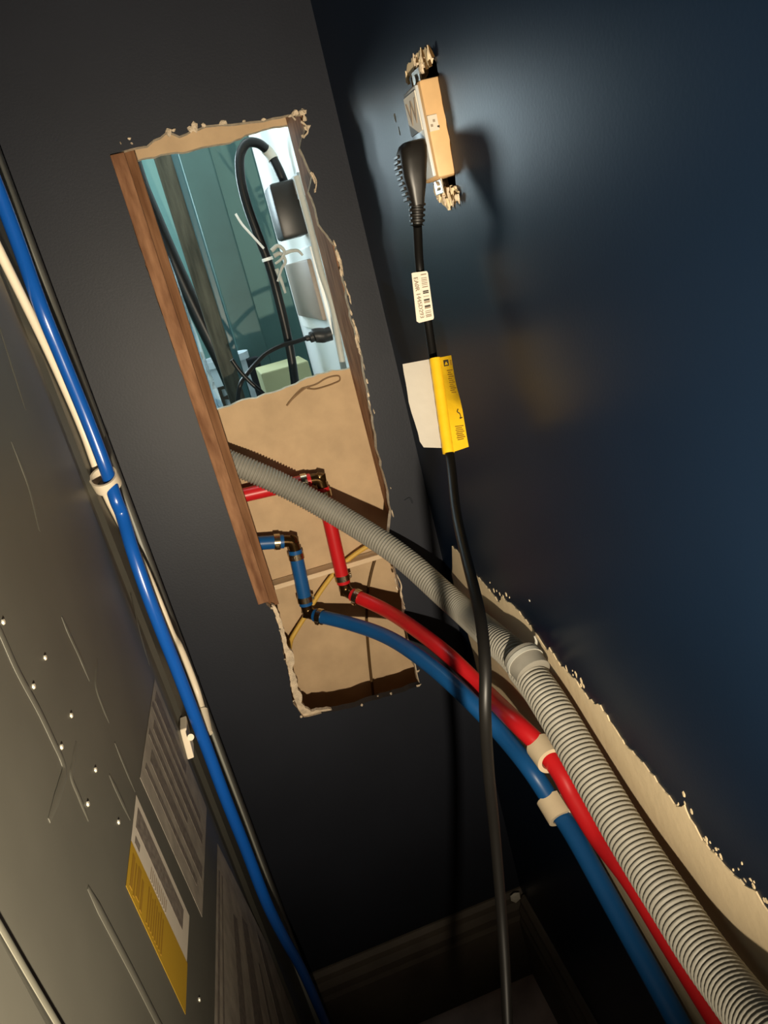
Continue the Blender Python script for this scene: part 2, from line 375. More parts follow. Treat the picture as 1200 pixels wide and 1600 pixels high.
# ================================================================== WALL CAVITY: WOOD
def taper(name, x0, x1, y0, y1, z0, z1, m, label, cat):
    return tag(obj(name, box((x0, y0, z0), (x1, y1, z1), .0008), m), label, cat)
taper('furring_strip', -.0262, -.0125, YB - .004, YB + .014, H - .357, H + .1375, 'wood_red', 'reddish brown wooden strip along the left edge of the wall hole', 'wood strip')
taper('wall_stud', -.060, -.003, YB + .0145, YC - .001, H - .372, H + .17, 'wood_dark', 'wooden stud inside the wall behind the reddish strip on the left', 'stud')
taper('wall_stud', .1675, .21, YB + .0125, YC - .0005, .2, 2.3, 'wood_red', 'brown wooden stud inside the wall at the right edge of the hole', 'stud')
# thin pale lath across the board
a, b_ = B(412, 919, YC - .012), B(612, 860, YC - .012)
tag(obj('lath', obox((a + b_) / 2, b_ - a, (0, .020, 0), (0, 0, .0065), .0006), 'wood_pale'), 'thin pale wooden lath crossing the brown board behind the pipes', 'lath')

# ================================================================== CAVITY CABLES
def cable(name, pts, r, m, label, cat, n=8, seg=10):
    return tag(obj(name, tube(smooth_path(pts, n), r, seg), m, smooth=True), label, cat)
cable('yellow_cable', [B(606, 838, .93), B(570, 856, .935), B(535, 882, .938), B(505, 918, .94), B(480, 958, .938), B(463, 985, .935), B(455, 1000, .93), B(452, 1020, .915), B(455, 1045, .90), B(463, 1080, .89), B(470, 1100, .888)], .0032, 'yellow_wire',
      'yellow cable curving behind the blue pipe elbow inside the wall', 'cable')
cable('bell_wire', [B(600, 838, .945), B(588, 868, .945), B(579, 900, .945), B(574, 930, .945), B(573, 975, .945), B(577, 1030, .945), B(583, 1085, .94), B(586, 1120, .94)], .0019, 'brown_wire',
      'thin dark brown wire hanging down the brown board inside the wall', 'wire')
sq = tag(thing('twisted_wire', B(490, 610, YC - .002), 'thin brown twisted wire loop lying on the brown board below the opening', 'wire'))
obj('wire_tail', tube(smooth_path([B(a, b, YC - .0015) for a, b in [(448, 634), (456, 624), (466, 615), (476, 607), (482, 604)]], 5), .0011, 6), 'thin_wire', sq)
obj('wire_tail', tube(smooth_path([B(a, b, YC - .0015) for a, b in [(450, 630), (464, 614), (474, 606), (484, 606)]], 5), .0008, 6), 'thin_wire', sq)
obj('wire_loop', tube(smooth_path([B(a, b, YC - .0015) for a, b in [(480, 605), (495, 600), (508, 592), (520, 588), (530, 588), (531, 594), (522, 599), (508, 604), (492, 608), (480, 607)]], 5), .0009, 6), 'thin_wire', sq)

# ================================================================== WATER PIPES
RP = .0088
def elbow_set(parent, c, d1, d2):
    """compact 90-degree brass elbow with a crimp ring on each arm"""
    c = Vector(c); d1 = Vector(d1).normalized(); d2 = Vector(d2).normalized(); r = .0098
    path = [c + d1 * .020, c + d1 * .010, c + d1 * .004 + d2 * .001, c + d2 * .004 + d1 * .001, c + d2 * .010, c + d2 * .020]
    e = obj('elbow', tube(smooth_path(path, 5), .0076, 16), 'brass', parent, True)
    obj('elbow_body', join(lump(c, (.0088, .0088, .0088), .03)), 'brass', e, True)
    for d in (d1, d2):
        obj('crimp_ring', ring(c + d * .0205, d, RP * .98, RP + .0014, .0075), 'crimp', e, True)
        n = d.orthogonal().normalized(); n = (n - Vector((0, 1, 0)) * .8); n = (n - d * n.dot(d)).normalized()
        obj('crimp_ear', obox(c + d * .0205 + n * (RP + .002), d * .005, d.cross(n) * .005, n * .003, .0006), 'crimp', e)
def pipe_thing(name, mt, label, e1, e2, start, run):
    t = thing(name, e1, label, 'pipe')
    d0 = (Vector(start) - Vector(e1)).normalized(); dv = (Vector(e2) - Vector(e1)).normalized()
    obj('pipe_length', tube([Vector(start), Vector(e1) + d0 * .012], RP, 20), mt, t, True)
    obj('pipe_length', tube([Vector(e1) + dv * .012, Vector(e2) - dv * .012], RP, 20), mt, t, True)
    elbow_set(t, e1, d0, dv)
    path = smooth_path(run, 14)
    d2 = (path[2] - Vector(e2)).normalized()
    elbow_set(t, e2, -dv, d2)
    obj('pipe_run', tube(path, RP, 24), mt, t, True)
    return t
yc = .926
e1, e2 = B(500, 747, yc), B(540, 924, yc - .004)
pipe_thing('water_pipe', 'red', 'red plastic water pipe with brass elbows running out of the wall hole', e1, e2, B(340, 783, yc),
           [e2 + (B(600, 952, .875) - e2).normalized() * .012, B(600, 952, .872), B(650, 984, .80), B(705, 1028, .725), B(760, 1082, .675), X(812, 1134, .172), X(850, 1172, .182), X(877, 1209, .186), X(896, 1245, .1875), X(935, 1308, .191), X(987, 1376, .1935), X(1044, 1467, .194), X(1102, 1560, .194), X(1127, 1600, .194), X(1185, 1695, .194)])
e1, e2 = B(458, 845, yc), B(481, 958, yc - .004)
pipe_thing('water_pipe', 'blue', 'blue plastic water pipe with brass elbows running out of the wall hole', e1, e2, B(372, 851, yc),
           [e2 + (B(545, 976, .88) - e2).normalized() * .012, B(545, 974, .872), B(600, 993, .815), B(660, 1030, .735), B(725, 1086, .665), B(780, 1143, .625), X(830, 1204, .174), X(868, 1262, .183), X(890, 1294, .186), X(962, 1422, .188), X(1014, 1515, .188), X(1061, 1600, .188), X(1114, 1700, .187)])
# half-round clips that hold the two pipes to the right wall
def pipe_clip(px, py, x, d, label):
    c = X(px, py, x); d = Vector(d).normalized(); t = thing('pipe_clip', c, label, 'pipe clip', 'cream pipe clips on the right wall')
    n = Vector((-1, 0, 0)); s = d.cross(n).normalized(); W = .021; r1, r2 = RP + .0006, RP + .0046; v, f = [], []
    A = [math.radians(a) for a in range(-118, 119, 8)]
    for a in A:
        u = n * math.cos(a) + s * math.sin(a)
        v += [c + u * r1 - d * W / 2, c + u * r2 - d * W / 2, c + u * r2 + d * W / 2, c + u * r1 + d * W / 2]
    for k in range(len(A) - 1):
        for j in range(4): f.append((4 * k + j, 4 * k + (j + 1) % 4, 4 * k + 4 + (j + 1) % 4, 4 * k + 4 + j))
    m = 4 * (len(A) - 1); f += [(0, 1, 2, 3), (m + 3, m + 2, m + 1, m)]
    obj('clip_jaw', (v, f), 'clip', t, True)
    for k in range(2, len(A) - 2):        # the toothed rim
        u = n * math.cos(A[k]) + s * math.sin(A[k])
        obj('tooth', obox(c + u * (r1 + .0003) - d * (W / 2), u * .0016, u.cross(d) * .0010, d * .0012), 'clip', t)
    obj('clip_foot', obox((c + Vector((XR - .0005, c.y, c.z))) / 2 + Vector((.004, 0, 0)), (XR - c.x - .006, 0, 0), d * W * .9, s * .010, .001), 'clip', t)
    return t
pipe_clip(853, 1177, .182, X(880, 1219, .184) - X(830, 1152, .182), 'cream plastic clip holding the red pipe to the wall')
pipe_clip(869, 1263, .183, X(900, 1318, .185) - X(840, 1220, .180), 'cream plastic clip holding the blue pipe to the wall')

# ================================================================== CORRUGATED DRAIN HOSE
hr = .0148
hpts = [B(325, 706, .915), B(350, 718, .910), B(400, 739, .900), B(450, 762, .896), B(500, 789, .884), B(550, 818, .860), B(600, 850, .826), B(640, 880, .798), B(690, 925, .755), B(730, 960, .71), X(775, 1000, .176), X(800, 1022, .178), X(826, 1052, .180)]
hp2 = [X(818, 1044, .179), X(840, 1072, .179), X(870, 1118, .1785), X(905, 1178, .178), X(948, 1252, .177), X(965, 1281, .1765), X(1008, 1350, .1755), X(1048, 1411, .174), X(1092, 1478, .172), X(1133, 1534, .170), X(1175, 1588, .167), X(1230, 1652, .163)]
ht = thing('drain_hose', hpts[6], 'grey corrugated drain hose coming out of the wall hole along the right wall', 'hose')
def corr(pts, r, depth, pitch):
    k = 6; p = resample(smooth_path(pts, 40), pitch / k)
    pat = [0, .75, 1, 1, .75, .1]
    return tube(p, lambda i, n: r - depth + depth * pat[i % k], 26)
obj('hose_length', corr(hpts, hr * .97, .0018, .0037), 'hose', ht, True)
obj('hose_length', corr(hp2, hr * 1.02, .0018, .0039), 'hose', ht, True)
cd = (X(845, 1078, .182) - X(815, 1036, .18)).normalized(); cc = X(826, 1042, .180)
cuff = obj('hose_cuff', tube([cc - cd * .013, cc - cd * .0125, cc - cd * .004, cc - cd * .003, cc + cd * .008, cc + cd * .0085],
           lambda i, n: [.0148, .0161, .0161, .0157, .0157, .0148][i], 28), 'hose_cuff', ht, True)
obj('tie_band', ring(cc - cd * .006, cd, .0160, .0169, .004), 'clear_grey', cuff, True)
obj('tie_tail', tube(smooth_path([X(826, 1022, .190), X(834, 1014, .1925), X(838, 1002, .194), X(835, 994, .193)], 5), lambda i, n: .0022 * (1 - .75 * i / n), 8), 'clear_grey', cuff, True)
obj('tie_tail', tube(smooth_path([X(828, 1024, .190), X(818, 1016, .191), X(806, 1012, .190)], 5), lambda i, n: .0018 * (1 - .7 * i / n), 8), 'black', cuff, True)

# ================================================================== OUTLET ON THE RIGHT WALL
ot = thing('wall_outlet', (XR, .57, H + .06), 'tan electrical outlet without cover plate set in a torn hole in the navy wall', 'outlet')
# steel box sunk in the wall: four sides and a back, open to the room
y0, y1, z0, z1 = .540, .615, H + .012, H + .115
obj('outlet_box', join(box((XR + .0125, y0, z0), (XR + .055, y0 + .002, z1)), box((XR + .0125, y1 - .002, z0), (XR + .055, y1, z1)), box((XR + .0125, y0, z0), (XR + .055, y1, z0 + .002)),
    box((XR + .0125, y0, z1 - .002), (XR + .055, y1, z1)), box((XR + .053, y0, z0), (XR + .055, y1, z1))), 'void', ot)
XD = .1935
dy0 = .557; dy1 = .592; dz0, dz1 = H + .031, H + .094
dev = obj('outlet_body', box((XD, dy0, dz0), (XR + .02, dy1, dz1), .0022), 'tan_plastic', ot, True)
obj('outlet_face', box((XD - .0022, dy0 + .004, dz0 + .002), (XD + .001, dy1 - .002, dz1 - .002), .0008), 'outlet_face', dev, True)
lb = obj('outlet_label', box((XD - .0030, dy0 + .005, dz0 + .033), (XD - .0020, dy1 - .003, dz0 + .058)), 'label', dev)
obj('lettering', text_geo('W', .022, (XD - .0031, (dy0 + dy1) / 2, dz0 + .0455), (0, -1, 0), (0, 0, 1)), 'ink_soft', lb)
lb2 = obj('rating_label', box((XD + .0005, dy0 - .0006, dz0 + .030), (XR - .002, dy0 + .0004, dz0 + .040)), 'label', dev)
for k, (u, vz) in enumerate([(.3, .35), (.6, .62)]):
    obj('print_mark', box((XD + .0005 + .007 * u - .0008, dy0 - .0009, dz0 + .030 + .01 * vz - .0008), (XD + .0005 + .007 * u + .0008, dy0 - .0005, dz0 + .030 + .01 * vz + .0008)), 'ink_soft', lb2)
obj('side_mark', lump((XR - .003, dy0 - .0002, dz0 + .032), (.0016, .0006, .0014)), 'ink', dev)
for zc, s in ((dz1 + .004, 1), (dz0 - .004, -1)):
    e = obj('mounting_ear', box((XR - .004, dy0 + .012, zc - .006), (XR - .0025, dy1 - .006, zc + .006), .0005), 'steel', ot)
    bm_c = Vector((XR - .0046, (dy0 + dy1) / 2 + .004, zc))
    obj('screw', tube([bm_c + Vector((.001, 0, 0)), bm_c + Vector((-.0008, 0, 0))], .0032, 14), 'steel', e, True)
# brush-like torn plaster at the top and bottom of the cut-out
for k, (lp, cpt_, sg) in enumerate((([(636, 122), (638, 104), (646, 92), (653, 84), (660, 78), (667, 73), (673, 80), (677, 92), (675, 102), (666, 101), (659, 104), (654, 112), (648, 118)], (656, 100), 1),
                          ([(679, 288), (686, 284), (692, 290), (697, 297), (706, 298), (713, 290), (718, 300), (717, 311), (709, 316), (702, 326), (694, 318), (686, 309), (681, 300)], (698, 304), -1))):
    q = rough_loop([X(a, b, XR - .0002) for a, b in lp], .002, .0011, (0, 1, 0), (0, 0, 1))
    pl_ = sheet_obj('torn_plaster', sheet(q, [], (-.0014, 0, 0)), ['cream'] * 3, ot)
    for n_ in range(24):
        a, b = random.choice(lp); f_ = random.uniform(.25, 1.05)
        p = X(cpt_[0] + (a - cpt_[0]) * f_, cpt_[1] + (b - cpt_[1]) * f_, XR - .0022)
        d = Vector((random.uniform(-.3, .1), random.uniform(-.3, .3), sg)); L = random.uniform(.004, .009)
        obj('plaster_shred', tube([p - d * L * .5, p, p + d * L * .5], lambda i, n: [.0012, .0011, .0003][i], 6), random.choice(['cream', 'gypsum', 'brown_wire']), pl_)
# ================================================================== POWER CORD WITH PLUG AND TAGS
yp = .566
pc = thing('mains_cable', B(645, 245, yp), 'black power cord with right angle plug hanging from the outlet with paper tags', 'cable')
# plug: flat moulded body standing off the outlet face, tapering down to a ribbed strain relief
sec = [(221, 627, 662, .007), (224, 622, 665, .0095), (234, 618, 668, .011), (252, 619, 669, .0115), (275, 623, 668, .011), (295, 630, 667, .0095), (310, 635, 665, .0080), (321, 639, 664, .0068)]
v, f = [], []; nseg = 22
for (py, x0_, x1_, hy) in sec:
    cen = B((x0_ + x1_) / 2, py, yp); hx = ((x1_ - x0_) / 2 / F * .615 - .30 * hy) / .94
    for k in range(nseg):
        a = 2 * math.pi * k / nseg; ca, sa = math.cos(a), math.sin(a); q = .6
        v.append((cen.x + hx * math.copysign(abs(ca) ** q, ca), yp + hy * math.copysign(abs(sa) ** q, sa), cen.z))
for i in range(len(sec) - 1):
    for k in range(nseg): k2 = (k + 1) % nseg; f.append((i * nseg + k, i * nseg + k2, (i + 1) * nseg + k2, (i + 1) * nseg + k))
f += [tuple(range(nseg)), tuple((len(sec) - 1) * nseg + k for k in range(nseg - 1, -1, -1))]
plug = obj('plug', (v, f), 'black_plug', pc, True)
for k in range(9):
    py = 246 + k * 8.2; xl = 619.5 + max(0, (py - 262)) * .30
    c = B(xl + 1, py, yp + .004); obj('grip_ridge', box((c.x - .0012, yp - .001, c.z - .0012), (c.x + .0025, yp + .009, c.z + .0010), .0004), 'black_plug', plug)
sr0 = B(651.5, 318, yp); cord_pts_top = B(652, 352, yp)
n = 25; sp = [sr0.lerp(cord_pts_top, i / (n - 1)) for i in range(n)]
obj('strain_relief', tube(sp, lambda i, n: (.0064 if (i // 3) % 2 == 0 else .0050) - .0012 * i / n, 16), 'black_plug', pc, True)
cpx = [(652, 351, None), (656, 420, .612), (668, 500, .612), (680, 580, .605), (691, 650, .598), (703, 712, .585), (713, 800, .54), (728, 870, .49), (742, 925, .455), (752, 975, .435), (758, 1040, .425), (758, 1110, .43), (763, 1200, .465), (773, 1300, .51), (783, 1420, .545), (789, 1510, .56), (793, 1600, .57), (797, 1700, .58), (800, 1850, .60)]
cpts = [cord_pts_top if d is None else DST(a, b, d) for a, b, d in cpx]
q_ = cpts[-1]
cpts += [Vector((q_.x, q_.y + .02, .35)), Vector((q_.x - .01, q_.y + .03, .12)), Vector((q_.x - .02, q_.y - .02, .012)), Vector((q_.x - .04, q_.y - .14, .004)), Vector((q_.x - .06, q_.y - .3, .004))]
cpath = smooth_path(cpts, 10)
obj('cord', tube(cpath, .0034, 16), 'cord_black', pc, True)
def proj(p):
    c = R.transposed() @ (Vector(p) - CAM); return 600 + F * c.x / c.z, 800 + F * c.y / c.z
# barcode label folded round the cord as a small flag
def pd(px, py, d, off=0): return DST(px, py, d - off)
d = .606
bl = obj('barcode_label', sheet([pd(a, b, d) for a, b in [(643, 427), (646, 426), (666.5, 423.5), (668.5, 426), (678, 496), (677, 499), (655, 504.5), (651, 502)]], [], ray(660, 465).normalized() * .0012)[:2], 'label', pc)
def quad_on(c00, c10, c11, c01, u0, u1, v0, v1, dd):
    c = [Vector((*q, 0)) for q in (c00, c10, c11, c01)]
    def q(u, vv): p = c[0].lerp(c[1], u).lerp(c[3].lerp(c[2], u), vv); return p.x, p.y
    pts = [q(u0, v0), q(u1, v0), q(u1, v1), q(u0, v1)]
    return sheet([DST(x, y, dd) for x, y in pts], [], ray(*pts[0]).normalized() * .0003)[:2]
cb = ((643, 427), (668, 423), (678, 498), (652, 504))
for v0, v1, mname in [(.055, .075, 'ink_soft'), (.13, .14, 'ink_soft'), (.165, .18, 'ink_soft'), (.20, .21, 'ink_soft'), (.235, .25, 'ink_soft'), (.27, .28, 'ink_soft'), (.31, .33, 'ink_soft'), (.395, .42, 'ink'), (.43, .455, 'ink'),
                      (.51, .52, 'ink_soft'), (.57, .60, 'ink'), (.61, .65, 'ink_soft'), (.70, .73, 'ink'), (.735, .765, 'ink_soft'), (.81, .82, 'ink_soft'), (.845, .86, 'ink_soft'), (.89, .91, 'ink_soft'), (.925, .94, 'ink_soft')]:
    obj('barcode_bar', quad_on(*cb, .55, .90, v0, v1, d - .0006), mname, bl)
tdir = DST(662, 495, d) - DST(651, 430, d); tup = DST(668, 460, d) - DST(648, 463, d); tup = tup - tdir.normalized() * tup.dot(tdir.normalized())
obj('serial_number', text_geo('EA0R 1445D293', .0045, DST(654.5, 466, d - .0008), tdir, tup), 'ink_soft', bl)
# yellow and white warning tag wrapped round the cord
wt = thing('x', B(690, 630, .59), '', ''); bpy.data.objects.remove(wt)
def strip_between(pa, pb, thick):
    """ruled sheet between two polylines of 3D points"""
    n = len(pa); v = list(pa) + list(pb); th = ray(690, 630).normalized() * thick
    v = v + [p + th for p in v]; f = []
    for i in range(n - 1):
        f += [(i, i + 1, n + i + 1, n + i), (2 * n + i, 3 * n + i, 3 * n + i + 1, 2 * n + i + 1), (i, 2 * n + i, 2 * n + i + 1, i + 1), (n + i, n + i + 1, 3 * n + i + 1, 3 * n + i)]
    f += [(0, n, 3 * n, 2 * n), (n - 1, 3 * n - 1, 4 * n - 1, 2 * n - 1)]
    return v, f
NT = 9
def lerp2(a, b, t): return a[0] + (b[0] - a[0]) * t, a[1] + (b[1] - a[1]) * t
sl0, sl1 = (671, 561), (693, 709); sr0_, sr1_ = (688, 559), (709, 706)
path = [DST(*lerp2((680, 560), (701, 708), i / (NT * 2)), .600 - .013 * i / (NT * 2)) for i in range(NT * 2 + 1)]
tagm = obj('warning_tag', tube(path, lambda i, n: .0046 + .0001 * math.sin(i * 2.3), 20), 'tagyellow', pc, True)
pa = [DST(*lerp2((688, 558.5), (709, 706), i / NT), .597 - .013 * i / NT) for i in range(NT + 1)]
pb = [DST(*[(705, 555), (707.5, 572), (710.5, 590), (714, 606), (719, 624), (722.5, 640), (725, 655), (727.5, 670), (730, 685), (732.5, 698)][i], .606 - .013 * i / NT + .004 * math.sin(i * .7)) for i in range(NT + 1)]
fl = obj('tag_flap', strip_between(pa, pb, .0004), 'tagyellow', tagm, True)
pa2 = [DST(*lerp2((672, 561), (694, 700), i / NT), .606 - .013 * i / NT) for i in range(NT + 1)]
pb2 = [DST(*[(629, 569), (631, 583), (634, 598), (636.5, 613), (638.5, 628), (643, 645), (648, 660), (653, 676), (656, 690), (662, 699)][i], .598 - .010 * i / NT) for i in range(NT + 1)]
obj('tag_back', strip_between(pa2, pb2, .0004), 'tagwhite', tagm, True)
def on_flap(u, t, off=.0006):
    i = min(int(t * NT), NT - 1); k = t * NT - i
    a = pa[i].lerp(pa[i + 1], k); b = pb[i].lerp(pb[i + 1], k); p = a.lerp(b, u); return p - ray(710, 630).normalized() * off
def flap_patch(u0, u1, t0, t1, name, m):
    q = [on_flap(u0, t0), on_flap(u1, t0), on_flap(u1, t1), on_flap(u0, t1)]; th = ray(710, 630).normalized() * .0002
    obj(name, (q + [p + th for p in q], [(0, 1, 2, 3), (7, 6, 5, 4), (0, 4, 5, 1), (1, 5, 6, 2), (2, 6, 7, 3), (3, 7, 4, 0)]), m, fl)
flap_patch(.22, .30, .045, .10, 'icon_box', 'ink'); flap_patch(.22, .68, .040, .055, 'icon_box', 'ink'); flap_patch(.60, .68, .045, .10, 'icon_box', 'ink'); flap_patch(.22, .68, .092, .10, 'icon_box', 'ink')
q = [on_flap(.30, .055), on_flap(.42, .055), on_flap(.30, .085)]; obj('icon_corner', (q, [(0, 1, 2)]), 'ink', fl)
q = [on_flap(.60, .055), on_flap(.48, .055), on_flap(.60, .085)]; obj('icon_corner', (q, [(0, 1, 2)]), 'ink', fl)
flap_patch(.80, .97, .05, .10, 'print_line', 'ink_olive')
for k in range(12):
    t = .145 + k * .0205
    flap_patch(.42 + .05 * (k % 2), .93 - .08 * ((k * 5) % 3), t, t + .008, 'print_line', 'ink_olive')
for k in range(8):
    t = .735 + k * .021
    flap_patch(.32 + .04 * (k % 2), .90 - .06 * ((k * 5) % 3), t, t + .008, 'print_line', 'ink_olive')
sp = [on_flap(.70, .55), on_flap(.62, .58), on_flap(.76, .60), on_flap(.80, .63), on_flap(.74, .655), on_flap(.90, .645)]
obj('print_figure', tube(smooth_path(sp, 4), .00035, 6), 'ink', fl)

# ================================================================== APPLIANCE ON THE LEFT
ap = thing('appliance', (XP - .3, .4, 0), 'tall grey sheet metal appliance seen along its rear panel with stickers', 'appliance')
YE = .803
# cabinet body, the pressed rear panel and the corner post
obj('cabinet', box((-.80, -.5, .02), (XP - .0045, YE - .002, 1.78), .003), 'panel_strip', ap, True)
yj = .655     # where panel meets the corner post
pts = [(YE - .004, -.0), (yj + .02, 0.0), (yj + .012, -.0035), (yj - .004, -.0035), (yj - .012, -.001), (.26, -.001), (.240, -.001), (.228, .0012), (.20, .0012), (-.5, .0012)]
v, f = [], []
for (y, dx) in pts:
    v += [Vector((XP + dx, y, .03)), Vector((XP + dx, y, 1.76)), Vector((XP - .006, y, .03)), Vector((XP - .006, y, 1.76))]
for i in range(len(pts) - 1):
    a, b = 4 * i, 4 * i + 4
    f += [(a, a + 1, b + 1, b), (a + 2, b + 2, b + 3, a + 3), (a + 1, a + 3, b + 3, b + 1), (a, b, b + 2, a + 2)]
f += [(0, 2, 3, 1), (4 * len(pts) - 4, 4 * len(pts) - 3, 4 * len(pts) - 1, 4 * len(pts) - 2)]
pan = obj('rear_panel', (v, f), 'panel', ap)
obj('corner_post', box((XP - .010, YE - .034, .025), (XP + .008, YE, 1.77), .0022), 'panel_strip', ap, True)
def zpx(a, b): return a / 4.573, 950 + b / 4.573
XS = XP - .001
def rib(pts, r, conv=True):
    p = smooth_path([X(*(zpx(a, b) if conv else (a, b)), XS) for a, b in pts], 8)
    obj('pressed_rib', tube(p, lambda i, n: r * (.45 + .55 * min(1, min(i, n - 1 - i) / 5)), 10, flat=((1, 0, 0), .24)), 'panel', pan, True)
rib([(-120, -80), (0, 170), (120, 440), (280, 740), (380, 950), (440, 1080), (460, 1150), (430, 1280), (350, 1520)], .0030)
rib([(545, 960), (522, 1120), (510, 1210), (560, 1340), (632, 1520)], .0022)
rib([(440, 60), (500, 200), (570, 350), (640, 520)], .0024)
rib([(698, 370), (688, 480), (690, 580), (735, 710), (780, 820)], .0022)
rib([(820, 960), (890, 1130), (965, 1310)], .0022)
rib([(780, 1190), (850, 1340), (930, 1510)], .0024)
rib([(137, 1386), (165, 1440), (204, 1514), (250, 1604), (300, 1700)], .0034, False)
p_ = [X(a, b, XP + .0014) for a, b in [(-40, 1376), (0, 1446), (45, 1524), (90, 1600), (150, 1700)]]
obj('panel_fold', tube(smooth_path(p_, 6), .0019, 10, flat=((1, 0, 0), .28)), 'edge_highlight', pan, True)
rib([(205, 930), (222, 1000), (234, 1040)], .0022, False)
rib([(18, 690), (45, 760), (62, 830)], .0026, False)
rib([(-10, 480), (15, 560), (40, 640)], .0026, False)
for a, b in [(20, 100), (320, 355), (237, 560), (507, 768), (437, 993), (680, 1157), (625, 1400), (845, 1530)]:
    c = X(*zpx(a, b), XS); obj('rivet', tube([c - Vector((.001, 0, 0)), c + Vector((.0008, 0, 0))], lambda i, n: [.0019, .0012][i], 10), 'rivet', pan, True)
c = X(311, 1562, XS); obj('rivet', tube([c - Vector((.001, 0, 0)), c + Vector((.0008, 0, 0))], lambda i, n: [.0018, .0012][i], 10), 'rivet', pan, True)
# stickers
def stick(name, corners, m, off=.0003, parent=None):
    q = [X(a, b, XS + off) for a, b in corners]
    return obj(name, sheet(q, [], (-.00015, 0, 0))[:2], m, parent or pan)
def bil(c, u, vv):
    a = lerp2(c[0], c[1], u); b = lerp2(c[3], c[2], u); return lerp2(a, b, vv)
def stripes(c, rows, m, parent):
    for (u0, u1, v0, v1) in rows:
        stick('print_line', [bil(c, u0, v0), bil(c, u1, v0), bil(c, u1, v1), bil(c, u0, v1)], m, .0005, parent)
# c order: top, left, bottom, right -> u runs along the short (horizontal) edge, v down the sticker
c1 = [(242, 1060), (219, 1215), (316, 1433), (323, 1262)]
s1 = stick('sticker', c1, 'sticker'); s1['label'] = 'large faded paper sticker'
stripes(c1, [(.06, .16, .05, .62), (.20, .26, .02, .9), (.31, .40, .08, .95), (.46, .52, .03, .7), (.58, .70, .10, .97), (.78, .84, .05, .9)], 'sticker_print', s1)
c2 = [(213, 1242), (205, 1313), (292, 1503), (296, 1431)]
s2 = stick('sticker', c2, 'sticker_white'); s2['label'] = 'ivory half of sticker with dark printed band'
stripes(c2, [(.14, .58, .05, .90), (.74, .90, .06, .14)], 'sticker_print', s2)
stripes(c2, [(.68, .95, .34 + .03 * k, .35 + .03 * k) for k in range(10)], 'ink_soft', s2)
c3 = [(205, 1313), (197, 1384), (290, 1585), (293, 1505)]
s3 = stick('sticker', c3, 'sticker_yellow'); s3['label'] = 'ochre yellow half of sticker'
stripes(c3, [(.15, .85, .05, .09), (.2, .9, .11, .13), (.15, .8, .15, .20), (.25, .9, .22, .25)] + [(.12 + .04 * (k % 3), .88, .33 + .035 * k, .345 + .035 * k) for k in range(8)], 'ink_olive', s3)
c4 = [(340, 1318), (334, 1690), (520, 1745), (415, 1470)]
s4 = stick('sticker', c4, 'sticker'); s4['label'] = 'large pale sticker low on the panel'
stripes(c4, [(.10, .95, .03, .05), (.10, .95, .085, .10), (.2, .9, .26, .33), (.15, .7, .42, .52), (.3, .92, .60, .63), (.1, .8, .72, .80)], 'sticker_print', s4)
stripes(c4, [(.80, .95, .13, .20)], 'brown_wire', s4)
# tubing on the corner of the appliance
xb_ = XP + .0075
bp = [(-14, 270), (0, 305), (31, 387), (65, 482), (99.5, 566), (136, 655), (165, 731), (182, 783), (190, 802), (207, 860), (230, 927), (252, 985), (272, 1035), (297, 1100), (324, 1171), (350, 1241), (385, 1329), (415, 1407), (442, 1462), (470, 1512), (497, 1572), (530, 1650)]
b0 = X(-14, 270, XP + .0148)
cable('blue_tube', [b0 + Vector((0, .005, .60)), b0 + Vector((0, .004, .35)), b0 + Vector((0, .002, .12))] + [X(a, b, XP + .0148) for a, b in bp], .0057, 'blue_cable', 'glossy blue tubing running down the corner of the grey appliance', 'tubing', 6, 16)
wp = [(-16, 360), (0, 394), (34, 463), (69, 535), (96, 594), (131, 676), (153, 738), (166, 772), (186, 812), (206, 850), (226, 888), (250, 945), (269, 992), (280, 1010), (306, 1075), (316, 1110), (322, 1138)]
wx = [.0044] * 5 + [.0044] + [.0042] + [.0041] * 3 + [.0095] + [.0135] * 6
wtb = thing('white_tube', X(153, 738, XP + .006), 'ivory tubing beside the blue tubing on the grey appliance corner', 'tubing')
wpts = [X(a, b, XP + dx) for (a, b), dx in zip(wp, wx)]
wpts = [wpts[0] + Vector((0, .002, .60)), wpts[0] + Vector((0, .002, .35)), wpts[0] + Vector((0, .001, .12))] + wpts
obj('tube_length', tube(smooth_path(wpts, 6), .0036, 14), 'white_tube', wtb, True)
obj('end_cap', tube([wpts[-2], wpts[-2].lerp(wpts[-1], .3), wpts[-1] + (wpts[-1] - wpts[-2]) * .3], .0056, 14), 'white_tube', wtb, True)
cl = thing('tubing_clip', X(167, 752, XP + .008), 'ivory plastic clip round the blue and ivory tubing', 'clip')
d_ = (X(182, 783, xb_) - X(150, 720, xb_)).normalized(); cc_ = X(165, 751, XP + .0108)
v, f = ring(cc_, d_, .0100, .0118, .012, 30)
v = [cc_ + (Vector(p) - cc_) + Vector((0, (p[1] - cc_.y) * .25, 0)) for p in v]
obj('band', (v, f), 'white_tube', cl, True)
cl2 = thing('tubing_bracket', X(293, 1148, XP + .003), 'small ivory bracket beside the blue tubing above the large sticker', 'bracket')
obj('bracket_plate', obox(X(292, 1152, XP + .002), (.006, 0, 0), X(288, 1135, XP) - X(300, 1180, XP), (0, .022, 0), .0008), 'white_tube', cl2)
obj('bracket_pin', tube([X(298, 1152, XP + .002), X(298, 1152, XP + .009)], .003, 12), 'white_tube', cl2, True)
obj('slot', lump(X(290, 1130, XP - .001), (.0015, .008, .007)), 'void', pan)

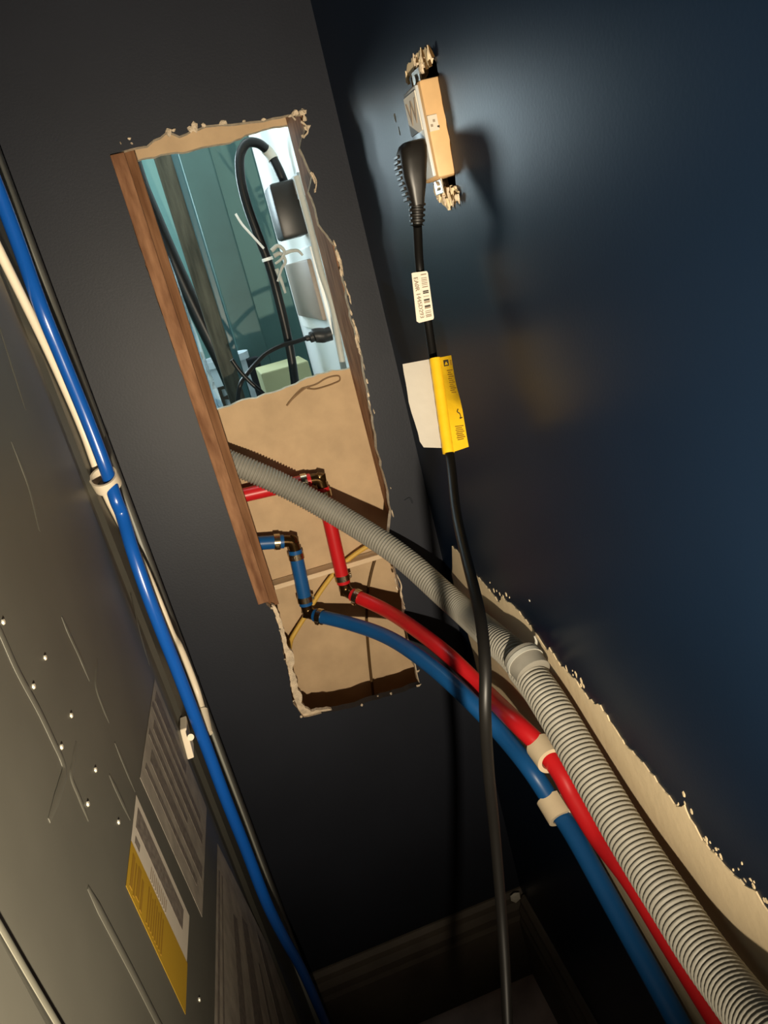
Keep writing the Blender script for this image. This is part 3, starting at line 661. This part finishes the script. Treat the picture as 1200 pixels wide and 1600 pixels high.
# ================================================================== THINGS IN THE ROOM BEYOND
# white end panel that the adapter hangs on
tag(obj('wall_beyond_white', box((.181, .966, .02), (.199, 1.41, 2.2), .002), 'white_wall'), kind='structure')
cab = thing('teal_cabinet', (.08, 1.5, .3), 'dark teal cabinet side behind the weathered grey post', 'cabinet')
pl, pr = B(277, 235, 1.46), B(318, 240, 1.46)
obj('cabinet_side', box((pl.x, 1.46, .3), (pr.x + .012, 1.60, 2.2), .003), 'teal_dark', cab)
a = B(263, 238, 1.34); b_ = B(276, 235, 1.34)
tag(obj('teal_pillar', box((a.x - .004, 1.34, .3), (b_.x, 1.37, 2.2), .002), 'teal_deep'), 'slim dark teal pillar just right of the weathered grey post', 'pillar')
a = B(240, 246, 1.13); b_ = B(264, 240, 1.13)
tag(obj('wooden_post', box((a.x, 1.13, .35), (b_.x + .002, 1.16, 2.2), .002), 'wood_grey'), 'weathered grey wooden post seen through the opening', 'post')
cable('black_hose', [B(196, 215, 1.2), B(207, 250, 1.2), B(220, 290, 1.2), B(236, 328, 1.2), B(267, 400, 1.2), B(296, 464, 1.2), B(322, 518, 1.2), B(350, 575, 1.2), B(376, 640, 1.2), B(392, 700, 1.2), Vector((.045, 1.2, .70)), Vector((.04, 1.2, .35)), Vector((.04, 1.2, .033))], .0112, 'black_gloss',
      'black hose hanging left of the weathered post beyond the opening', 'hose', 8, 16)
# crinkled clear film along the left edge of the opening
v, f = [], []; n = 26
for i in range(n + 1):
    t = i / n; L = lerp2((206, 252), (329, 640), t); Rr = lerp2((212, 262), (349, 636), t)
    for j in range(4):
        p = lerp2(L, Rr, j / 3); q = B(*p, 1.0 + .012 * math.sin(i * .9 + j * 2.1) + random.uniform(-.003, .003)); v.append(q)
for i in range(n):
    for j in range(3): a = i * 4 + j; f.append((a, a + 1, a + 5, a + 4))
film = tag(obj('plastic_film', (v, f), 'clear', None, True), 'crinkled clear plastic film along the left edge of the opening', 'plastic film')
md = film.modifiers.new('thick', 'SOLIDIFY'); md.thickness = .0006
# bucket with black lettering
bc = B(358, 600, 1.37); bc.y += .05
bk = thing('bucket', (bc.x, bc.y, H - .40), 'white plastic bucket with black lettering low beyond the opening', 'bucket')
zt = B(362, 555, 1.40).z
prof = [(.036, H - .40), (.046, zt - .03), (.0462, zt - .012), (.050, zt - .012), (.050, zt), (.046, zt), (.044, zt - .004), (.034, H - .38)]
v, f = [], []; sg = 32
for r_, z_ in prof:
    for k in range(sg): a = 2 * math.pi * k / sg; v.append((bc.x + r_ * math.cos(a), bc.y + r_ * math.sin(a), z_))
for i in range(len(prof) - 1):
    for k in range(sg): k2 = (k + 1) % sg; f.append((i * sg + k, i * sg + k2, (i + 1) * sg + k2, (i + 1) * sg + k))
f += [tuple(range(sg)), tuple((len(prof) - 1) * sg + k for k in range(sg))]
bko = obj('bucket_body', (v, f), 'bucket', bk, True)
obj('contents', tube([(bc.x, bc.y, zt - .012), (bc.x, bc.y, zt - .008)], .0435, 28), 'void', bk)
gp = B(344, 628, bc.y - .0475)
obj('lettering', text_geo('R', .060, (gp.x + .016, bc.y - .0475, gp.z + .002), (1, 0, 0), (0, 0, 1), .0022), 'ink', bk)
# pale yellow box
a, b_ = B(408, 586, 1.20), B(482, 566, 1.20)
tag(obj('yellow_box', box((a.x, 1.20, H - .40), (b_.x, 1.30, a.z + .002), .002), 'yellow_box'), 'pale yellow box at the foot of the thick black cable', 'box')
tag(obj('black_case', box((B(385, 560, 1.33).x, 1.33, H - .40), (B(405, 560, 1.33).x, 1.36, B(395, 560, 1.33).z), .002), 'void'), 'narrow black case standing left of the pale yellow box', 'case')
# power adapter and its thick looping cable
pa_ = thing('power_adapter', B(452, 325, 1.14), 'black power adapter with thick looping cable plugged into the white panel', 'adapter')
tl, tr, bl_, br_ = B(419, 288, 1.05), B(458, 278, 1.05), B(440, 376, 1.05), B(483, 364, 1.05)
zt_, zb_ = (tl.z + tr.z) / 2, (bl_.z + br_.z) / 2
obj('adapter_body', box((tl.x, 1.05, zb_), (.1802, 1.11, zt_), .005), 'black_plug', pa_, True)
cab_pts = [B(450, 300, 1.08), B(444, 285, 1.08), B(434, 262, 1.08), B(420, 238, 1.085), B(403, 224, 1.075), B(386, 224, 1.07), B(376, 240, 1.07), B(375, 268, 1.07), B(383, 310, 1.07), B(402, 365, 1.07), B(420, 412, 1.07), B(436, 470, 1.07), B(450, 530, 1.075), B(460, 590, 1.08), B(466, 650, 1.09)]
obj('cable', tube(smooth_path(cab_pts, 8), .0060, 18), 'black_gloss', pa_, True)
obj('cable_sleeve', tube(smooth_path(cab_pts[2:5], 6)[3:9], .0070, 18), 'clear_grey', pa_, True)
# switch plate on the white panel
sw = thing('switch_plate', (.1805, 1.2, H - .05), 'white switch plate with a wide beige rocker below the black adapter', 'switch')
XW = .1808
ya, yb2 = X(458, 430, XW).y, X(503, 450, XW).y
zs = sorted([X(480, 405, XW).z, X(500, 496, XW).z])
obj('plate', box((XW - .004, min(ya, yb2) - .01, zs[0] - .02), (XW + .001, max(ya, yb2) + .02, zs[1] + .015), .001), 'white_wall', sw)
obj('rocker', box((XW - .010, min(ya, yb2) + .004, zs[0]), (XW - .003, max(ya, yb2) - .004, zs[1]), .0025), 'beige', sw, True)
so = thing('socket_plate', X(466, 292, XW), 'small pale socket on the white panel beside the adapter', 'socket')
p = X(466, 292, XW - .003)
obj('plate', box((XW - .006, p.y - .03, p.z - .014), (XW + .001, p.y + .03, p.z + .014), .001), 'outlet_face', so)
obj('slot', box((XW - .0066, p.y - .012, p.z - .008), (XW - .0058, p.y + .012, p.z + .008)), 'beige', so)
# clear trunking running down the stud side
tr_ = tag(obj('cable_trunking', tube(smooth_path([B(463, 275, 1.0), B(472, 310, 1.0), B(487, 365, 1.0), B(502, 425, 1.0), B(520, 480, 1.0), B(530, 540, 1.0), B(538, 580, 1.0)], 6), .0042, 10), 'clear_grey', smooth=True),
          'thin greyish cable running down beside the right stud beyond the opening', 'cable')
# black data connector and cable
dc = thing('data_cable', B(500, 522, 1.06), 'thin black cable with moulded connector beneath the beige rocker', 'cable')
cpt = [B(517, 521, 1.06), B(506, 524, 1.06), B(494, 524, 1.06), B(486, 527, 1.06), B(478, 529, 1.06)]
obj('connector', tube(smooth_path(cpt, 5), lambda i, n: [.0095, .0100, .0098, .0072, .0040][min(4, int(i * 5 / n))], 14), 'black_plug', dc, True)
obj('cable', tube(smooth_path([B(480, 528, 1.06), B(462, 534, 1.055), B(440, 540, 1.05), B(415, 553, 1.045), B(398, 570, 1.04), B(385, 586, 1.035), B(376, 600, 1.03), B(372, 622, 1.03), B(372, 660, 1.03)], 8), .0030, 12), 'black_gloss', dc, True)
cable('flat_cable', [B(362, 562, 1.02), B(375, 580, 1.02), B(392, 598, 1.02), B(408, 612, 1.02), B(430, 635, 1.02)], .0028, 'black_gloss', 'short black cable crossing the data cable at the bottom of the opening', 'cable')
zt1 = thing('cable_tie', B(432, 400, 1.055), 'white nylon cable tie with a long tail round the thick black cable', 'cable tie')
obj('tie_tail', tube(smooth_path([B(368, 334, 1.05), B(378, 350, 1.05), B(394, 368, 1.05), B(412, 388, 1.055)], 6), .0016, 8), 'zip', zt1, True)
ax = (B(436, 470, 1.07) - B(402, 365, 1.07)).normalized()
obj('tie_band', ring(B(418, 405, 1.07), ax, .0061, .0074, .004), 'zip', zt1, True)
kn = thing('twist_tie', B(436, 400, 1.05), 'grey crumpled tie knotted on the right of the thick black cable', 'tie')
for k, pts in enumerate([[(424, 392), (434, 384), (444, 392), (440, 404), (430, 412)], [(428, 400), (438, 396), (446, 408), (440, 420), (434, 440)], [(444, 396), (456, 392), (466, 392), (473, 399)], [(432, 420), (440, 440), (446, 458)]]):
    obj('tie_strand', tube(smooth_path([B(a, b, 1.05 + .004 * k) for a, b in pts], 6), lambda i, n: .0028 * (1 - .5 * i / n), 8), 'clear_grey', kn, True)
